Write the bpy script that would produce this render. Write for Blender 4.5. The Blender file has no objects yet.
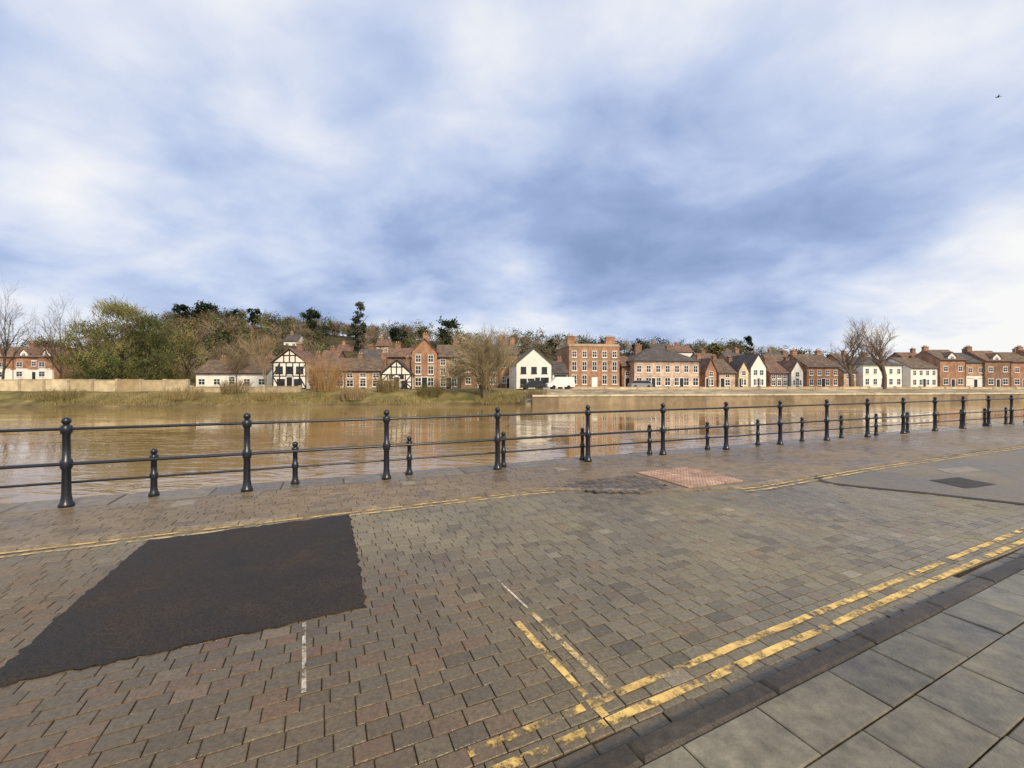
import bpy, math, random
from mathutils import Vector, Matrix, noise as mnoise
random.seed(7)
R=math.radians
scene=bpy.context.scene
col=scene.collection
FPX=415.0; CAMH=1.6

# ------------------------------------------------------------------ helpers
def tag(o,label=None,cat=None,group=None,kind=None):
    if label: o['label']=label
    if cat: o['category']=cat
    if group: o['group']=group
    if kind: o['kind']=kind
    return o
def empty(name,loc,rz=0):
    o=bpy.data.objects.new(name,None); col.objects.link(o)
    o.location=loc; o.rotation_euler=(0,0,rz); o.empty_display_size=.3
    return o
class MB:
    def __init__(s): s.v=[];s.f=[];s.c=[]
    def add(s,vs,fs,c=(1,1,1)):
        o=len(s.v); s.v.extend(vs)
        for f in fs: s.f.append(tuple(o+i for i in f)); s.c.append(c)
    def box(s,x0,y0,z0,x1,y1,z1,c=(1,1,1)):
        s.add([(x0,y0,z0),(x1,y0,z0),(x1,y1,z0),(x0,y1,z0),(x0,y0,z1),(x1,y0,z1),(x1,y1,z1),(x0,y1,z1)],
          [(0,3,2,1),(4,5,6,7),(0,1,5,4),(1,2,6,5),(2,3,7,6),(3,0,4,7)],c)
    def tube(s,p,q,r0,r1,n=6,c=(1,1,1),cap=False):
        p=Vector(p);q=Vector(q);d=q-p
        if d.length<1e-6:return
        d.normalize(); a=d.orthogonal().normalized(); b=d.cross(a)
        vs=[]
        for P_,r in((p,r0),(q,r1)):
            for k in range(n):
                t=2*math.pi*k/n; vs.append(tuple(P_+a*(r*math.cos(t))+b*(r*math.sin(t))))
        fs=[(k,(k+1)%n,n+(k+1)%n,n+k) for k in range(n)]
        if cap: fs+= [tuple(range(n-1,-1,-1)),tuple(range(n,2*n))]
        s.add(vs,fs,c)
    def lathe(s,prof,n=16,o=(0,0,0),c=(1,1,1)):
        vs=[];fs=[]
        for r,z in prof:
            for k in range(n):
                t=2*math.pi*k/n; vs.append((o[0]+r*math.cos(t),o[1]+r*math.sin(t),o[2]+z))
        for i in range(len(prof)-1):
            for k in range(n):
                k2=(k+1)%n; fs.append((i*n+k,i*n+k2,(i+1)*n+k2,(i+1)*n+k))
        fs.append(tuple(range(n-1,-1,-1))); fs.append(tuple((len(prof)-1)*n+k for k in range(n)))
        s.add(vs,fs,c)
    def prism_x(s,prof,x0,x1,c=(1,1,1)):
        n=len(prof)
        s.add([(x0,y,z) for y,z in prof]+[(x1,y,z) for y,z in prof],
          [(i,(i+1)%n,n+(i+1)%n,n+i) for i in range(n)]+[tuple(range(n-1,-1,-1)),tuple(range(n,2*n))],c)
    def prism_y(s,prof,y0,y1,c=(1,1,1)):
        n=len(prof)
        s.add([(x,y0,z) for x,z in prof]+[(x,y1,z) for x,z in prof],
          [(i,(i+1)%n,n+(i+1)%n,n+i) for i in range(n)]+[tuple(range(n-1,-1,-1)),tuple(range(n,2*n))],c)
    def mesh(s,name,mat,smooth=False):
        me=bpy.data.meshes.new(name); me.from_pydata(s.v,[],s.f); me.update()
        a=me.attributes.new('Col','FLOAT_COLOR','FACE')
        flat=[]
        for c in s.c: flat+= [c[0],c[1],c[2],1.0]
        a.data.foreach_set('color',flat)
        if smooth: me.polygons.foreach_set('use_smooth',[True]*len(me.polygons))
        me.materials.append(mat)
        return me
    def build(s,name,mat,parent=None,smooth=False):
        o=bpy.data.objects.new(name,s.mesh(name,mat,smooth)); col.objects.link(o)
        if parent: o.parent=parent
        return o

# ------------------------------------------------------------------ materials
def mat(name,colr=(.5,.5,.5),rough=.7,var=.25,vscale=3,big=0,bigscale=.5,bump=0,bscale=40,attr=False,spec=.4,metal=0,coords='Object',rvar=0):
    m=bpy.data.materials.new(name); m.use_nodes=True
    N=m.node_tree.nodes; Lk=m.node_tree.links
    b=N['Principled BSDF']; b.inputs['Roughness'].default_value=rough
    b.inputs['Specular IOR Level'].default_value=spec; b.inputs['Metallic'].default_value=metal
    tc=N.new('ShaderNodeTexCoord')
    if attr:
        a=N.new('ShaderNodeAttribute'); a.attribute_name='Col'; src=a.outputs['Color']
    else:
        rgb=N.new('ShaderNodeRGB'); rgb.outputs[0].default_value=(*colr,1); src=rgb.outputs[0]
    def vary(src,scale,amt,detail=5):
        n=N.new('ShaderNodeTexNoise'); n.inputs['Scale'].default_value=scale; n.inputs['Detail'].default_value=detail
        n.inputs['Roughness'].default_value=.65
        Lk.new(tc.outputs[coords],n.inputs['Vector'])
        mr=N.new('ShaderNodeMapRange'); mr.inputs[1].default_value=.3; mr.inputs[2].default_value=.7
        mr.inputs[3].default_value=1-amt; mr.inputs[4].default_value=1+amt
        Lk.new(n.outputs['Fac'],mr.inputs[0])
        mx=N.new('ShaderNodeVectorMath'); mx.operation='SCALE'
        Lk.new(src,mx.inputs[0]); Lk.new(mr.outputs[0],mx.inputs['Scale'])
        return mx.outputs[0],n
    if var: src,n1=vary(src,vscale,var)
    if big:
        src,n2=vary(src,bigscale,big,4)
        if rvar:
            mr=N.new('ShaderNodeMapRange'); mr.inputs[1].default_value=.38; mr.inputs[2].default_value=.62
            mr.inputs[3].default_value=rough-rvar; mr.inputs[4].default_value=rough+rvar
            Lk.new(n2.outputs['Fac'],mr.inputs[0]); Lk.new(mr.outputs[0],b.inputs['Roughness'])
    Lk.new(src,b.inputs['Base Color'])
    if bump:
        n=N.new('ShaderNodeTexNoise'); n.inputs['Scale'].default_value=bscale; n.inputs['Detail'].default_value=6
        Lk.new(tc.outputs[coords],n.inputs['Vector'])
        bp=N.new('ShaderNodeBump'); bp.inputs['Strength'].default_value=bump; bp.inputs['Distance'].default_value=.01
        Lk.new(n.outputs['Fac'],bp.inputs['Height']); Lk.new(bp.outputs[0],b.inputs['Normal'])
    return m
M={}
M['setts']=mat('setts',attr=True,rough=.36,var=.34,vscale=40,big=.24,bigscale=.6,bump=.4,bscale=90,spec=.46,rvar=.17)
M['flags']=mat('flags',attr=True,rough=.30,var=.38,vscale=9,big=.34,bigscale=1.4,bump=.35,bscale=60,spec=.45,rvar=.16)
M['joint']=mat('joint',(.042,.031,.019),rough=.9,var=.45,vscale=9,bump=.5,bscale=80,spec=.15)
M['asphalt_new']=mat('asphalt_new',(.034,.0255,.0185),rough=.58,var=.85,vscale=90,big=.5,bigscale=2.2,bump=1.0,bscale=130,spec=.28,rvar=.16)
M['asphalt_edge']=mat('asphalt_edge',(.05,.042,.034),rough=.6,var=.5,vscale=60,big=.3,bigscale=1.4,bump=.8,bscale=140,spec=.25)
M['asphalt_old']=mat('asphalt_old',(.170,.143,.108),rough=.48,var=.45,vscale=50,big=.45,bigscale=.7,bump=.8,bscale=130,spec=.38,rvar=.18)
M['kerb']=mat('kerb',attr=True,rough=.5,var=.4,vscale=20,big=.35,bigscale=2,bump=.5,bscale=80)
M['iron']=mat('iron',(.010,.013,.020),rough=.32,var=.4,vscale=9,bump=.15,bscale=50,spec=.6)
M['attr']=mat('attr',attr=True,rough=.8,var=.3,vscale=.9,spec=.2)
M['foliage']=mat('foliage',attr=True,rough=.85,var=.15,vscale=.4,spec=.1)
M['terrain']=mat('terrain',attr=True,rough=.95,var=.5,vscale=.5,big=.35,bigscale=.09,spec=.1)
bk=dict(rough=.9,var=.36,vscale=1.3,big=.3,bigscale=.3,spec=.12)
M['brick']=mat('brick',(.355,.20,.13),**bk)
M['brick_orange']=mat('brick_orange',(.41,.26,.165),**bk)
M['brick_pale']=mat('brick_pale',(.50,.36,.265),**bk)
M['brick_pink']=mat('brick_pink',(.56,.42,.33),**bk)
M['brick_dark']=mat('brick_dark',(.24,.15,.105),**bk)
M['render']=mat('render',(.80,.78,.72),rough=.85,var=.08,vscale=1.2,big=.1,bigscale=.3,spec=.2)
M['cream']=mat('cream',(.62,.51,.34),rough=.85,var=.2,vscale=.8,big=.2,bigscale=.2,spec=.2)
M['stone']=mat('stone',(.42,.34,.24),rough=.9,var=.25,vscale=1.5,big=.2,bigscale=.3,spec=.2)
M['slate']=mat('slate',(.085,.072,.065),rough=.75,var=.4,vscale=1.6,big=.3,bigscale=.4)
M['tile']=mat('tile',(.165,.098,.068),rough=.85,var=.42,vscale=1.6,big=.3,bigscale=.4)
M['tile_brown']=mat('tile_brown',(.135,.095,.067),rough=.85,var=.42,vscale=1.6,big=.3,bigscale=.4)
M['white_paint']=mat('white_paint',(.8,.8,.78),rough=.5,var=.04)
M['black_paint']=mat('black_paint',(.018,.017,.016),rough=.5,var=.1)
M['timber']=mat('timber',(.025,.02,.016),rough=.8,var=.3)
M['glass']=mat('glass',(.02,.025,.03),rough=.12,var=.3,vscale=.8,spec=.6)
M['tactile']=mat('tactile',attr=True,rough=.7,var=.25,vscale=8,big=.3,bigscale=2,bump=.3)
M['cover']=mat('cover',(.25,.22,.18),rough=.7,var=.25,vscale=8,bump=.4)
M['rubber']=mat('rubber',(.02,.02,.02),rough=.9,var=.1)
M['feather']=mat('feather',(.03,.03,.035),rough=.8,var=.1)

def paint(name,colr,wear,sc=5):
    m=mat(name,colr,rough=.6,var=.4,vscale=9,bump=.3,bscale=90)
    N=m.node_tree.nodes;Lk=m.node_tree.links;b=N['Principled BSDF']
    tc=N.new('ShaderNodeTexCoord')
    a=N.new('ShaderNodeTexNoise');a.inputs['Scale'].default_value=sc;a.inputs['Detail'].default_value=10;a.inputs['Roughness'].default_value=.78
    Lk.new(tc.outputs['Object'],a.inputs['Vector'])
    mr=N.new('ShaderNodeMapRange');mr.inputs[1].default_value=wear-.05;mr.inputs[2].default_value=wear+.05
    Lk.new(a.outputs['Fac'],mr.inputs[0]);Lk.new(mr.outputs[0],b.inputs['Alpha'])
    return m
M['yellow']=paint('yellow',(.68,.46,.15),.485)
M['yellow_frag']=paint('yellow_frag',(.64,.43,.13),.53,7)
M['yellow_pale']=paint('yellow_pale',(.60,.45,.21),.51)
M['yellow_worn']=paint('yellow_worn',(.56,.41,.19),.475)
M['white_worn']=paint('white_worn',(.58,.52,.42),.485)

def water():
    m=bpy.data.materials.new('river_water');m.use_nodes=True
    N=m.node_tree.nodes;Lk=m.node_tree.links;b=N['Principled BSDF']
    b.inputs['Roughness'].default_value=.035;b.inputs['IOR'].default_value=1.5;b.inputs['Specular IOR Level'].default_value=.6
    tc=N.new('ShaderNodeTexCoord')
    def nse(rot,sc,scale,det,dist):
        mp=N.new('ShaderNodeMapping');mp.inputs['Rotation'].default_value=(0,0,R(rot));mp.inputs['Scale'].default_value=sc
        Lk.new(tc.outputs['Object'],mp.inputs[0])
        n=N.new('ShaderNodeTexNoise');n.inputs['Scale'].default_value=scale;n.inputs['Detail'].default_value=det;n.inputs['Roughness'].default_value=.5
        n.inputs['Distortion'].default_value=dist
        Lk.new(mp.outputs[0],n.inputs['Vector']);return n
    n=nse(-15,(.4,1,1),1.5,3,.7)
    n3=nse(-12,(.3,1,1),.17,4,.8)
    mr=N.new('ShaderNodeMapRange');mr.inputs[1].default_value=.42;mr.inputs[2].default_value=.62;mr.inputs[3].default_value=.10;mr.inputs[4].default_value=1
    Lk.new(n3.outputs['Fac'],mr.inputs[0])
    bp=N.new('ShaderNodeBump');bp.inputs['Distance'].default_value=.06
    Lk.new(mr.outputs[0],bp.inputs['Strength'])
    Lk.new(n.outputs['Fac'],bp.inputs['Height']);Lk.new(bp.outputs[0],b.inputs['Normal'])
    n2=nse(-15,(.3,1,1),.1,4,.4)
    cr=N.new('ShaderNodeValToRGB');cr.color_ramp.elements[0].position=.35;cr.color_ramp.elements[0].color=(.22,.135,.05,1)
    cr.color_ramp.elements[1].position=.65;cr.color_ramp.elements[1].color=(.36,.24,.105,1)
    Lk.new(n2.outputs['Fac'],cr.inputs[0]);Lk.new(cr.outputs[0],b.inputs['Base Color'])
    return m
M['water']=water()

# ------------------------------------------------------------------ frames on the ground
class Fr:
    def __init__(s,deg): s.u=(math.cos(R(deg)),math.sin(R(deg))); s.n=(-s.u[1],s.u[0]); s.a=R(deg)
    def w(s,a,b): return (a*s.u[0]+b*s.n[0], a*s.u[1]+b*s.n[1])
    def st(s,x,y): return (x*s.u[0]+y*s.u[1], x*s.n[0]+y*s.n[1])
FR=Fr(23.22); FK=Fr(25.46); FB=Fr(24.3)
def G(px,py): return ((px-512)*CAMH/(py-384), FPX*CAMH/(py-384))
def interp(x,pts):
    if x<=pts[0][0]: return pts[0][1]
    for (a,b),(c,d) in zip(pts,pts[1:]):
        if x<=c: return b+(d-b)*(x-a)/(c-a)
    return pts[-1][1]
def smooth(x,a,b):
    t=max(0,min(1,(x-a)/(b-a))); return t*t*(3-2*t)
def inside(poly,x,y):
    r=False;j=len(poly)-1
    for i in range(len(poly)):
        xi,yi=poly[i];xj,yj=poly[j]
        if (yi>y)!=(yj>y) and x<(xj-xi)*(y-yi)/(yj-yi)+xi: r=not r
        j=i
    return r
TB=[(-60,5.5),(-10,5.5),(2.9,5.66),(3.6,5.25),(4.4,4.85),(5.2,4.6),(5.9,4.5),(9,4.66),(17,4.72),(60,4.7)]
tb=lambda s:interp(s,TB)
PATCH=[G(148,541),G(349,515),G(368,607),(-2.72,2.18)]
AEDGE=[(7.75,4.45),(7.45,4.3),(7.4,4.1),(7.6,3.75),(7.95,3.3),(8.3,2.7),(8.55,2.3),(8.8,1.9),(9.0,1.75)]
ROADASPH=[FR.w(*q) for q in AEDGE]
ROADASPH+=[FK.w(9.0+k*3,1.47) for k in range(0,17)]
ROADASPH+=[FR.w(s,tb(s)-.12) for s in (57,40,25,17,13,11,9.5,8.4)]
ARC=[G(560,487),G(578,482.5),G(602,479),G(630,477),G(648,478.5),G(658,484),G(668,490),G(640,493.5),G(600,493)]

def stones(mb,fr,s0,s1,t0,t1,rowh,lens,gap,ch,z,keep,color,jit=.003,tilt=.004,depth=.03,turn=.004):
    t=t0
    while t<t1-1e-4:
        h=rowh if not isinstance(rowh,(list,tuple)) else random.choice(rowh)
        s=s0-random.random()*max(lens)
        while s<s1:
            L=random.choice(lens)*random.uniform(.97,1.03)
            sc,tc=s+L/2,t+h/2
            x,y=fr.w(sc,tc)
            if keep(x,y,sc,tc):
                g=gap*.5*random.uniform(.8,1.25)
                a0,a1,b0,b1=s+g,s+L-g,t+g,t+h-g
                zz=z+random.uniform(-jit,jit)
                tx,ty=random.uniform(-tilt,tilt),random.uniform(-tilt,tilt)
                rot=random.uniform(-turn,turn)
                def pt(a,b,dz):
                    da,db=a-sc,b-tc
                    X,Y=fr.w(sc+da-db*rot,tc+db+da*rot); return (X,Y,zz+dz+da*tx/(L/2)+db*ty/(h/2))
                c=ch*random.uniform(.75,1.35)
                j=lambda:random.uniform(0,c*.4)
                vs=[pt(a0+c+j(),b0+c+j(),0),pt(a1-c-j(),b0+c+j(),0),pt(a1-c-j(),b1-c-j(),0),pt(a0+c+j(),b1-c-j(),0),
                    pt(a0,b0,-c),pt(a1,b0,-c),pt(a1,b1,-c),pt(a0,b1,-c),
                    pt(a0,b0,-depth),pt(a1,b0,-depth),pt(a1,b1,-depth),pt(a0,b1,-depth)]
                fs=[(0,1,2,3),(4,5,1,0),(5,6,2,1),(6,7,3,2),(7,4,0,3),(8,9,5,4),(9,10,6,5),(10,11,7,6),(11,8,4,7)]
                mb.add(vs,fs,color(x,y))
            s+=L
        t+=h

def mixc(a,b,t): return tuple(a[i]*(1-t)+b[i]*t for i in range(3))
def nz(x,y,sc,off=0): return mnoise.noise(Vector((x*sc+off,y*sc-off,off*.37)))*.5+.5
def road_col(x,y):
    k=nz(x,y,.35,3); k2=nz(x,y,1.1,14)
    left=max(smooth(-x,-1.6,1.4)*smooth(4.7-y,0,1.8),.85*smooth(3.1-y,0,1.0)*smooth(1.0-x,0,1.4))
    c=mixc((.162,.133,.078),(.198,.166,.103),random.random())
    r=random.random()
    if r<.07: c=mixc(c,(.175,.12,.07),random.uniform(.3,.9))
    elif r<.18: c=mixc(c,(.115,.093,.058),random.uniform(.4,1))
    elif r<.20: c=mixc(c,(.26,.22,.15),random.uniform(.4,1))
    d=mixc((.118,.083,.046),(.086,.064,.038),random.random())
    if random.random()<.17: d=(.132,.078,.042)
    c=mixc(c,d,left*random.uniform(.7,.95))
    f=(.74+.36*k+.16*k2)
    return tuple(v*f for v in c)
def foot_col(x,y):
    c=mixc((.172,.122,.068),(.205,.15,.088),random.random())
    if random.random()<.15: c=mixc(c,(.125,.092,.055),.8)
    f=.78+.4*nz(x,y,.5,9)
    return tuple(v*f for v in c)
def flag_col(x,y):
    c=mixc((.110,.096,.064),(.205,.182,.126),random.random())
    if random.random()<.25: c=mixc(c,(.085,.073,.05),.7)
    return c
def kerb_col(x,y): return mixc((.036,.028,.019),(.060,.048,.033),random.random())

g=MB(); QE=7.62
p=[FR.w(-400,QE),FR.w(-400,-500),FR.w(500,-500),FR.w(500,QE)]
g.add([(x,y,-.0095) for x,y in p],[(0,1,2,3)])
tag(g.build('ground',M['joint']),'dark sandy ground under the paving','ground',kind='structure')
cen=lambda poly:(sum(q[0] for q in poly)/len(poly),sum(q[1] for q in poly)/len(poly))
cx,cy=cen(PATCH); PIN=[(cx+(x-cx)*.93,cy+(y-cy)*.93) for x,y in PATCH]
def keep_road(x,y,s,t):
    if FK.st(x,y)[1]<1.50: return False
    sr,tr=FR.st(x,y)
    if tr>tb(sr)-.03: return False
    if inside(PIN,x,y) or inside(ARC,x,y): return False
    if inside(ROADASPH,x,y) and sr>9.2: return False
    return True
mb=MB(); stones(mb,FB,-12,12,.6,6.2,.105,(.14,.155,.165,.165),.005,.003,0,keep_road,road_col,jit=.0012,tilt=.0012)
tag(mb.build('road',M['setts']),'riverside road of worn grey brown block paving','road',kind='structure')
mb=MB(); stones(mb,FR,-13,34,4.3,7.06,.1,(.19,.2,.2),.006,.003,.014,lambda x,y,s,t:t>tb(s)+.06 and not inside(ARC,x,y),foot_col,jit=.0012,tilt=.001)
tag(mb.build('footpath',M['setts']),'reddish brown brick footpath beside the railing','footpath',kind='structure')
mb=MB(); stones(mb,FR,2,8,4,7,.1,(.1,.105),.008,.007,.02,lambda x,y,s,t:inside(ARC,x,y),lambda x,y:mixc((.075,.058,.038),(.14,.11,.075),random.random()))
tag(mb.build('sett_panel',M['setts']),'curved panel of small dark setts left of the red tactile paving','paving',kind='structure')
mb=MB(); stones(mb,FR,-14,36,7.08,7.68,.6,(.9,1.0,1.1),.008,.012,.02,lambda *a:True,lambda x,y:mixc((.13,.102,.065),(.18,.145,.095),random.random()),depth=.25)
tag(mb.build('quay_coping',M['flags']),'stone coping along the near river edge','quay',kind='structure')
mb=MB()
a=FR.w(-400,QE);b=FR.w(500,QE)
mb.add([(a[0],a[1],-.03),(b[0],b[1],-.03),(b[0],b[1],-3),(a[0],a[1],-3)],[(0,1,2,3)])
tag(mb.build('embankment_wall',M['stone']),'near river wall below the railing','wall',kind='structure')
mb=MB(); stones(mb,FK,-4,16,1.42,1.52,.10,(.2,.21),.006,.004,-.002,lambda *a:True,lambda x,y:mixc((.08,.063,.04),(.13,.103,.066),random.random()),turn=.001)
tag(mb.build('gutter',M['setts']),'line of dark channel blocks beside the near kerb','gutter',kind='structure')
mb=MB(); stones(mb,FK,-4,50,1.30,1.42,.12,(.88,.9,.92),.006,.014,.052,lambda *a:True,kerb_col,depth=.1,jit=.0008,tilt=.0006,turn=.0005)
tag(mb.build('kerb',M['kerb']),'dark low kerb along the flagstone pavement','kerb',kind='structure')
mb=MB(); stones(mb,FK,-5,18,-3.05,1.30,.29,(.42,.5,.58,.66),.0065,.0045,.050,lambda *a:True,flag_col,jit=.0016,tilt=.0016,turn=.0012)
tag(mb.build('pavement',M['flags']),'grey flagstone pavement in the near right corner','pavement',kind='structure')
mb=MB(); x0=[FK.w(-400,1.31),FK.w(-400,-60),FK.w(400,-60),FK.w(400,1.31)]
mb.add([(x,y,.036) for x,y in x0],[(0,1,2,3)])
tag(mb.build('pavement_bed',M['joint']),'dark bed under the flagstones','ground',kind='structure')
mb=MB(); s=-13
while s<34:
    L=.6
    def q(ss,o): return FR.w(ss,tb(ss)+o)
    A=q(s+.004,-.05);B=q(s+L-.004,-.05);C=q(s+L-.004,.075);D=q(s+.004,.075)
    cc=mixc((.16,.12,.075),(.25,.195,.125),random.random())
    mb.add([(*A,.018),(*B,.018),(*C,.018),(*D,.018),(*A,-.02),(*B,-.02),(*C,-.02),(*D,-.02)],[(0,1,2,3),(4,5,1,0),(6,7,3,2),(5,6,2,1),(7,4,0,3)],cc)
    s+=L
tag(mb.build('path_edging',M['kerb']),'flush edging stones between road and riverside footpath','kerb',kind='structure')
def ragged(poly,step,amp):
    out=[]
    for i in range(len(poly)):
        a=Vector((*poly[i],0));b=Vector((*poly[(i+1)%len(poly)],0)); n=max(1,int((b-a).length/step))
        nn=Vector((-(b-a).y,(b-a).x,0)).normalized()
        for k in range(n):
            p=a+(b-a)*(k/n)+nn*random.uniform(-amp,amp); out.append((p.x,p.y))
    return out
def sheet(name,poly,z,m,label,cat,kind='structure',skirt=.03):
    mb=MB(); n=len(poly)
    mb.add([(x,y,z) for x,y in poly]+[(x,y,z-skirt) for x,y in poly],[tuple(range(n))]+[(i,n+i,n+(i+1)%n,(i+1)%n) for i in range(n)])
    return tag(mb.build(name,m),label,cat,kind=kind)
sheet('asphalt_patch',ragged([(-3.71,4.23),(-1.985,5.08),(-1.04,2.97),(-2.78,2.16),(-3.25,3.15)],.05,.017),.008,M['asphalt_new'],'black asphalt repair patch in the block paving on the left','asphalt patch')
sheet('asphalt_road',ROADASPH,.008,M['asphalt_old'],'grey asphalt carriageway beyond the block paving on the right','road')
mb=MB()
for (a,b) in zip(AEDGE,AEDGE[1:]):
    d=Vector((b[0]-a[0],b[1]-a[1]));o=Vector((d.y,-d.x)).normalized()*.11
    if o.x>0: o=-o
    A_=FR.w(*a);B_=FR.w(*b);C_=FR.w(b[0]+o.x,b[1]+o.y);D_=FR.w(a[0]+o.x,a[1]+o.y)
    mb.add([(*A_,.0075),(*B_,.0075),(*C_,.0065),(*D_,.0065)],[(0,1,2,3)])
tag(mb.build('asphalt_joint',M['asphalt_edge']),'dark sealed joint along the curved end of the grey asphalt','asphalt joint',kind='structure')
sheet('asphalt_patch',ragged([G(930,481),G(958,478),G(996,485),G(966,489)],.2,.02),.013,M['asphalt_edge'],'small dark patch in the grey asphalt on the right','asphalt patch')
sheet('concrete_patch',ragged([G(936,470),G(968,467),G(982,471),G(950,474)],.2,.02),.013,M['cover'],'small pale patch in the grey asphalt on the right','concrete patch')
def strip(mb,fr,s0,t0,s1,t1,w,z,step=.12,wob=.16):
    n=max(1,int(math.hypot(s1-s0,t1-t0)/step)); d=Vector((s1-s0,t1-t0)).normalized(); o=Vector((-d.y,d.x))*w/2
    P_=Vector((s0,t0));Q_=Vector((s1,t1))
    L=[(random.uniform(1-wob,1+wob),random.uniform(1-wob,1+wob)) for _ in range(n+1)]
    for k in range(n):
        a=P_.lerp(Q_,k/n); b=P_.lerp(Q_,(k+1)/n)
        vs=[fr.w(*(a-o*L[k][0])),fr.w(*(b-o*L[k+1][0])),fr.w(*(b+o*L[k+1][1])),fr.w(*(a+o*L[k][1]))]
        mb.add([(x,y,z) for x,y in vs],[(0,1,2,3)])
mb=MB()
strip(mb,FK,1.23,1.70,16,1.70,.048,.006); strip(mb,FK,1.25,1.575,16,1.575,.05,.006)
strip(mb,FK,1.255,1.73,1.225,2.5,.042,.006); strip(mb,FK,1.262,1.605,1.256,1.672,.042,.006)
tag(mb.build('yellow_road_marking',M['yellow']),'worn double yellow lines along the near kerb','road marking',kind='structure')
mb=MB(); strip(mb,FK,.1,1.575,1.24,1.575,.05,.006); strip(mb,FK,.6,1.70,1.2,1.70,.045,.006)
tag(mb.build('yellow_road_marking',M['yellow_frag']),'broken yellow paint fragments at the near end of the double lines','road marking',kind='structure')
mb=MB(); strip(mb,FK,1.40,1.74,1.37,2.55,.04,.006)
tag(mb.build('yellow_road_marking',M['yellow_pale']),'short pale yellow bay line beside the yellow corner marking','road marking',kind='structure')
mb=MB(); strip(mb,FK,-.05,2.4,-.06,3.1,.022,.006); strip(mb,FK,1.37,2.62,1.34,3.3,.018,.006)
tag(mb.build('white_road_marking',M['white_worn']),'faint white bay lines across the block paving','road marking',kind='structure')
mb=MB()
def along(mb,s0,s1,off,w,z):
    s=s0
    while s<s1:
        e=min(s1,s+.4)
        vs=[FR.w(s,tb(s)+off-w/2),FR.w(e,tb(e)+off-w/2),FR.w(e,tb(e)+off+w/2),FR.w(s,tb(s)+off+w/2)]
        mb.add([(x,y,z) for x,y in vs],[(0,1,2,3)]); s=e
along(mb,-13,3.0,-.10,.05,.006); along(mb,-13,3.0,-.22,.05,.006)
along(mb,5.6,30,-.14,.05,.017); along(mb,5.6,30,-.26,.05,.017)
tag(mb.build('yellow_road_marking',M['yellow_worn']),'faded double yellow lines beside the riverside footpath','road marking',kind='structure')
mb=MB(); T0=FR.st(2.68,6.30)
for i in range(3):
    for j in range(3):
        s0=T0[0]+i*.4;t0=T0[1]+j*.4
        q=[FR.w(s0+.008,t0+.008),FR.w(s0+.392,t0+.008),FR.w(s0+.392,t0+.392),FR.w(s0+.008,t0+.392)]
        cc=mixc((.33,.205,.145),(.43,.29,.215),random.random())
        mb.add([(*p,.030) for p in q]+[(*p,-.01) for p in q],[(0,1,2,3),(4,5,1,0),(5,6,2,1),(6,7,3,2),(7,4,0,3)],cc)
        for a in range(6):
            for b in range(6):
                x,y=FR.w(s0+.033+a*.067,t0+.033+b*.067)
                mb.lathe([(.02,0),(.014,.006)],6,(x,y,.030),cc)
tag(mb.build('tactile_paving',M['tactile']),'square of red blister tactile paving on the footpath','tactile paving',kind='structure')
for (x,y,w,lab) in ((185,504,.26,'pale access cover in the brick footpath, leftmost of the three'),(408,484,.2,'pale access cover in the brick footpath below the third tall post'),(560,470,.22,'pale access cover in the brick footpath, rightmost of the three')):
    X,Y=G(x,y); t=empty('access_cover',(X,Y,.016),FR.a)
    mb=MB(); mb.box(-w/2,-w/2,-.01,w/2,w/2,.004); mb.build('cover_frame',M['cover'],t)
    mb=MB(); mb.box(-w/2+.02,-w/2+.02,0,w/2-.02,w/2-.02,.008); mb.build('lid',M['cover'],t)
    tag(t,lab,'access cover')

# ------------------------------------------------------------------ railings
def ball(r,zc,n=8,neck=.5):
    return [(max(.002,r*math.sin(a)),zc-r*math.cos(a)) for a in [math.pi*(neck*.35+(1-neck*.35)*k/n) for k in range(n+1)]]
NP=19
posts=[(-5.75+1.83*i-.001*i*i, 5.355+.785*i) for i in range(-2,NP)]
rail=empty('riverside_railing',(posts[2][0],posts[2][1],0)); ox,oy=posts[2]
tag(rail,'tall black iron railing with ball topped posts along the near river edge','railing')
prof=[(.078,.0),(.078,.03),(.068,.05),(.059,.07),(.052,.13),(.048,.16),(.044,.48),(.055,.495),(.062,.53),(.062,.57),(.055,.605),(.043,.62),(.039,.93),(.052,.945),(.060,.97),(.060,1.03),(.050,1.045),(.037,1.055),(.029,1.065)]
mb=MB(); mb.lathe(prof,18); pm=mb.mesh('post',M['iron'],True)
mb=MB(); mb.lathe([(.028,1.06)]+ball(.049,1.106)[1:],16); fm=mb.mesh('finial',M['iron'],True)
for i,(x,y) in enumerate(posts):
    o=bpy.data.objects.new('post',pm);col.objects.link(o);o.parent=rail;o.location=(x-ox,y-oy,.018);o.rotation_euler=(0,0,random.random()*3)
    f=bpy.data.objects.new('finial',fm);col.objects.link(f);f.parent=o
for nm,z in(('top_rail',1.02),('middle_rail',.565)):
    mb=MB()
    for (a,b) in zip(posts,posts[1:]): mb.tube((a[0]-ox,a[1]-oy,z),(b[0]-ox,b[1]-oy,z),.020,.020,10)
    mb.build(nm,M['iron'],rail,True)
low=[(-5.07+1.635*j,5.876+.427*1.635*j) for j in range(-2,18)]
lf=empty('low_railing',(low[2][0],low[2][1],0)); ox,oy=low[2][0],low[2][1]
tag(lf,'knee high black railing with short ball topped posts just behind the tall one','railing')
prof=[(.062,0),(.062,.03),(.049,.06),(.041,.1),(.038,.24),(.046,.25),(.050,.27),(.050,.31),(.045,.325),(.037,.335),(.034,.49),(.048,.50),(.053,.52),(.053,.565),(.045,.58),(.027,.59)]
mb=MB(); mb.lathe(prof,14); pm=mb.mesh('post',M['iron'],True)
mb=MB(); mb.lathe([(.026,.585)]+ball(.043,.626)[1:],14); fm=mb.mesh('finial',M['iron'],True)
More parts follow.
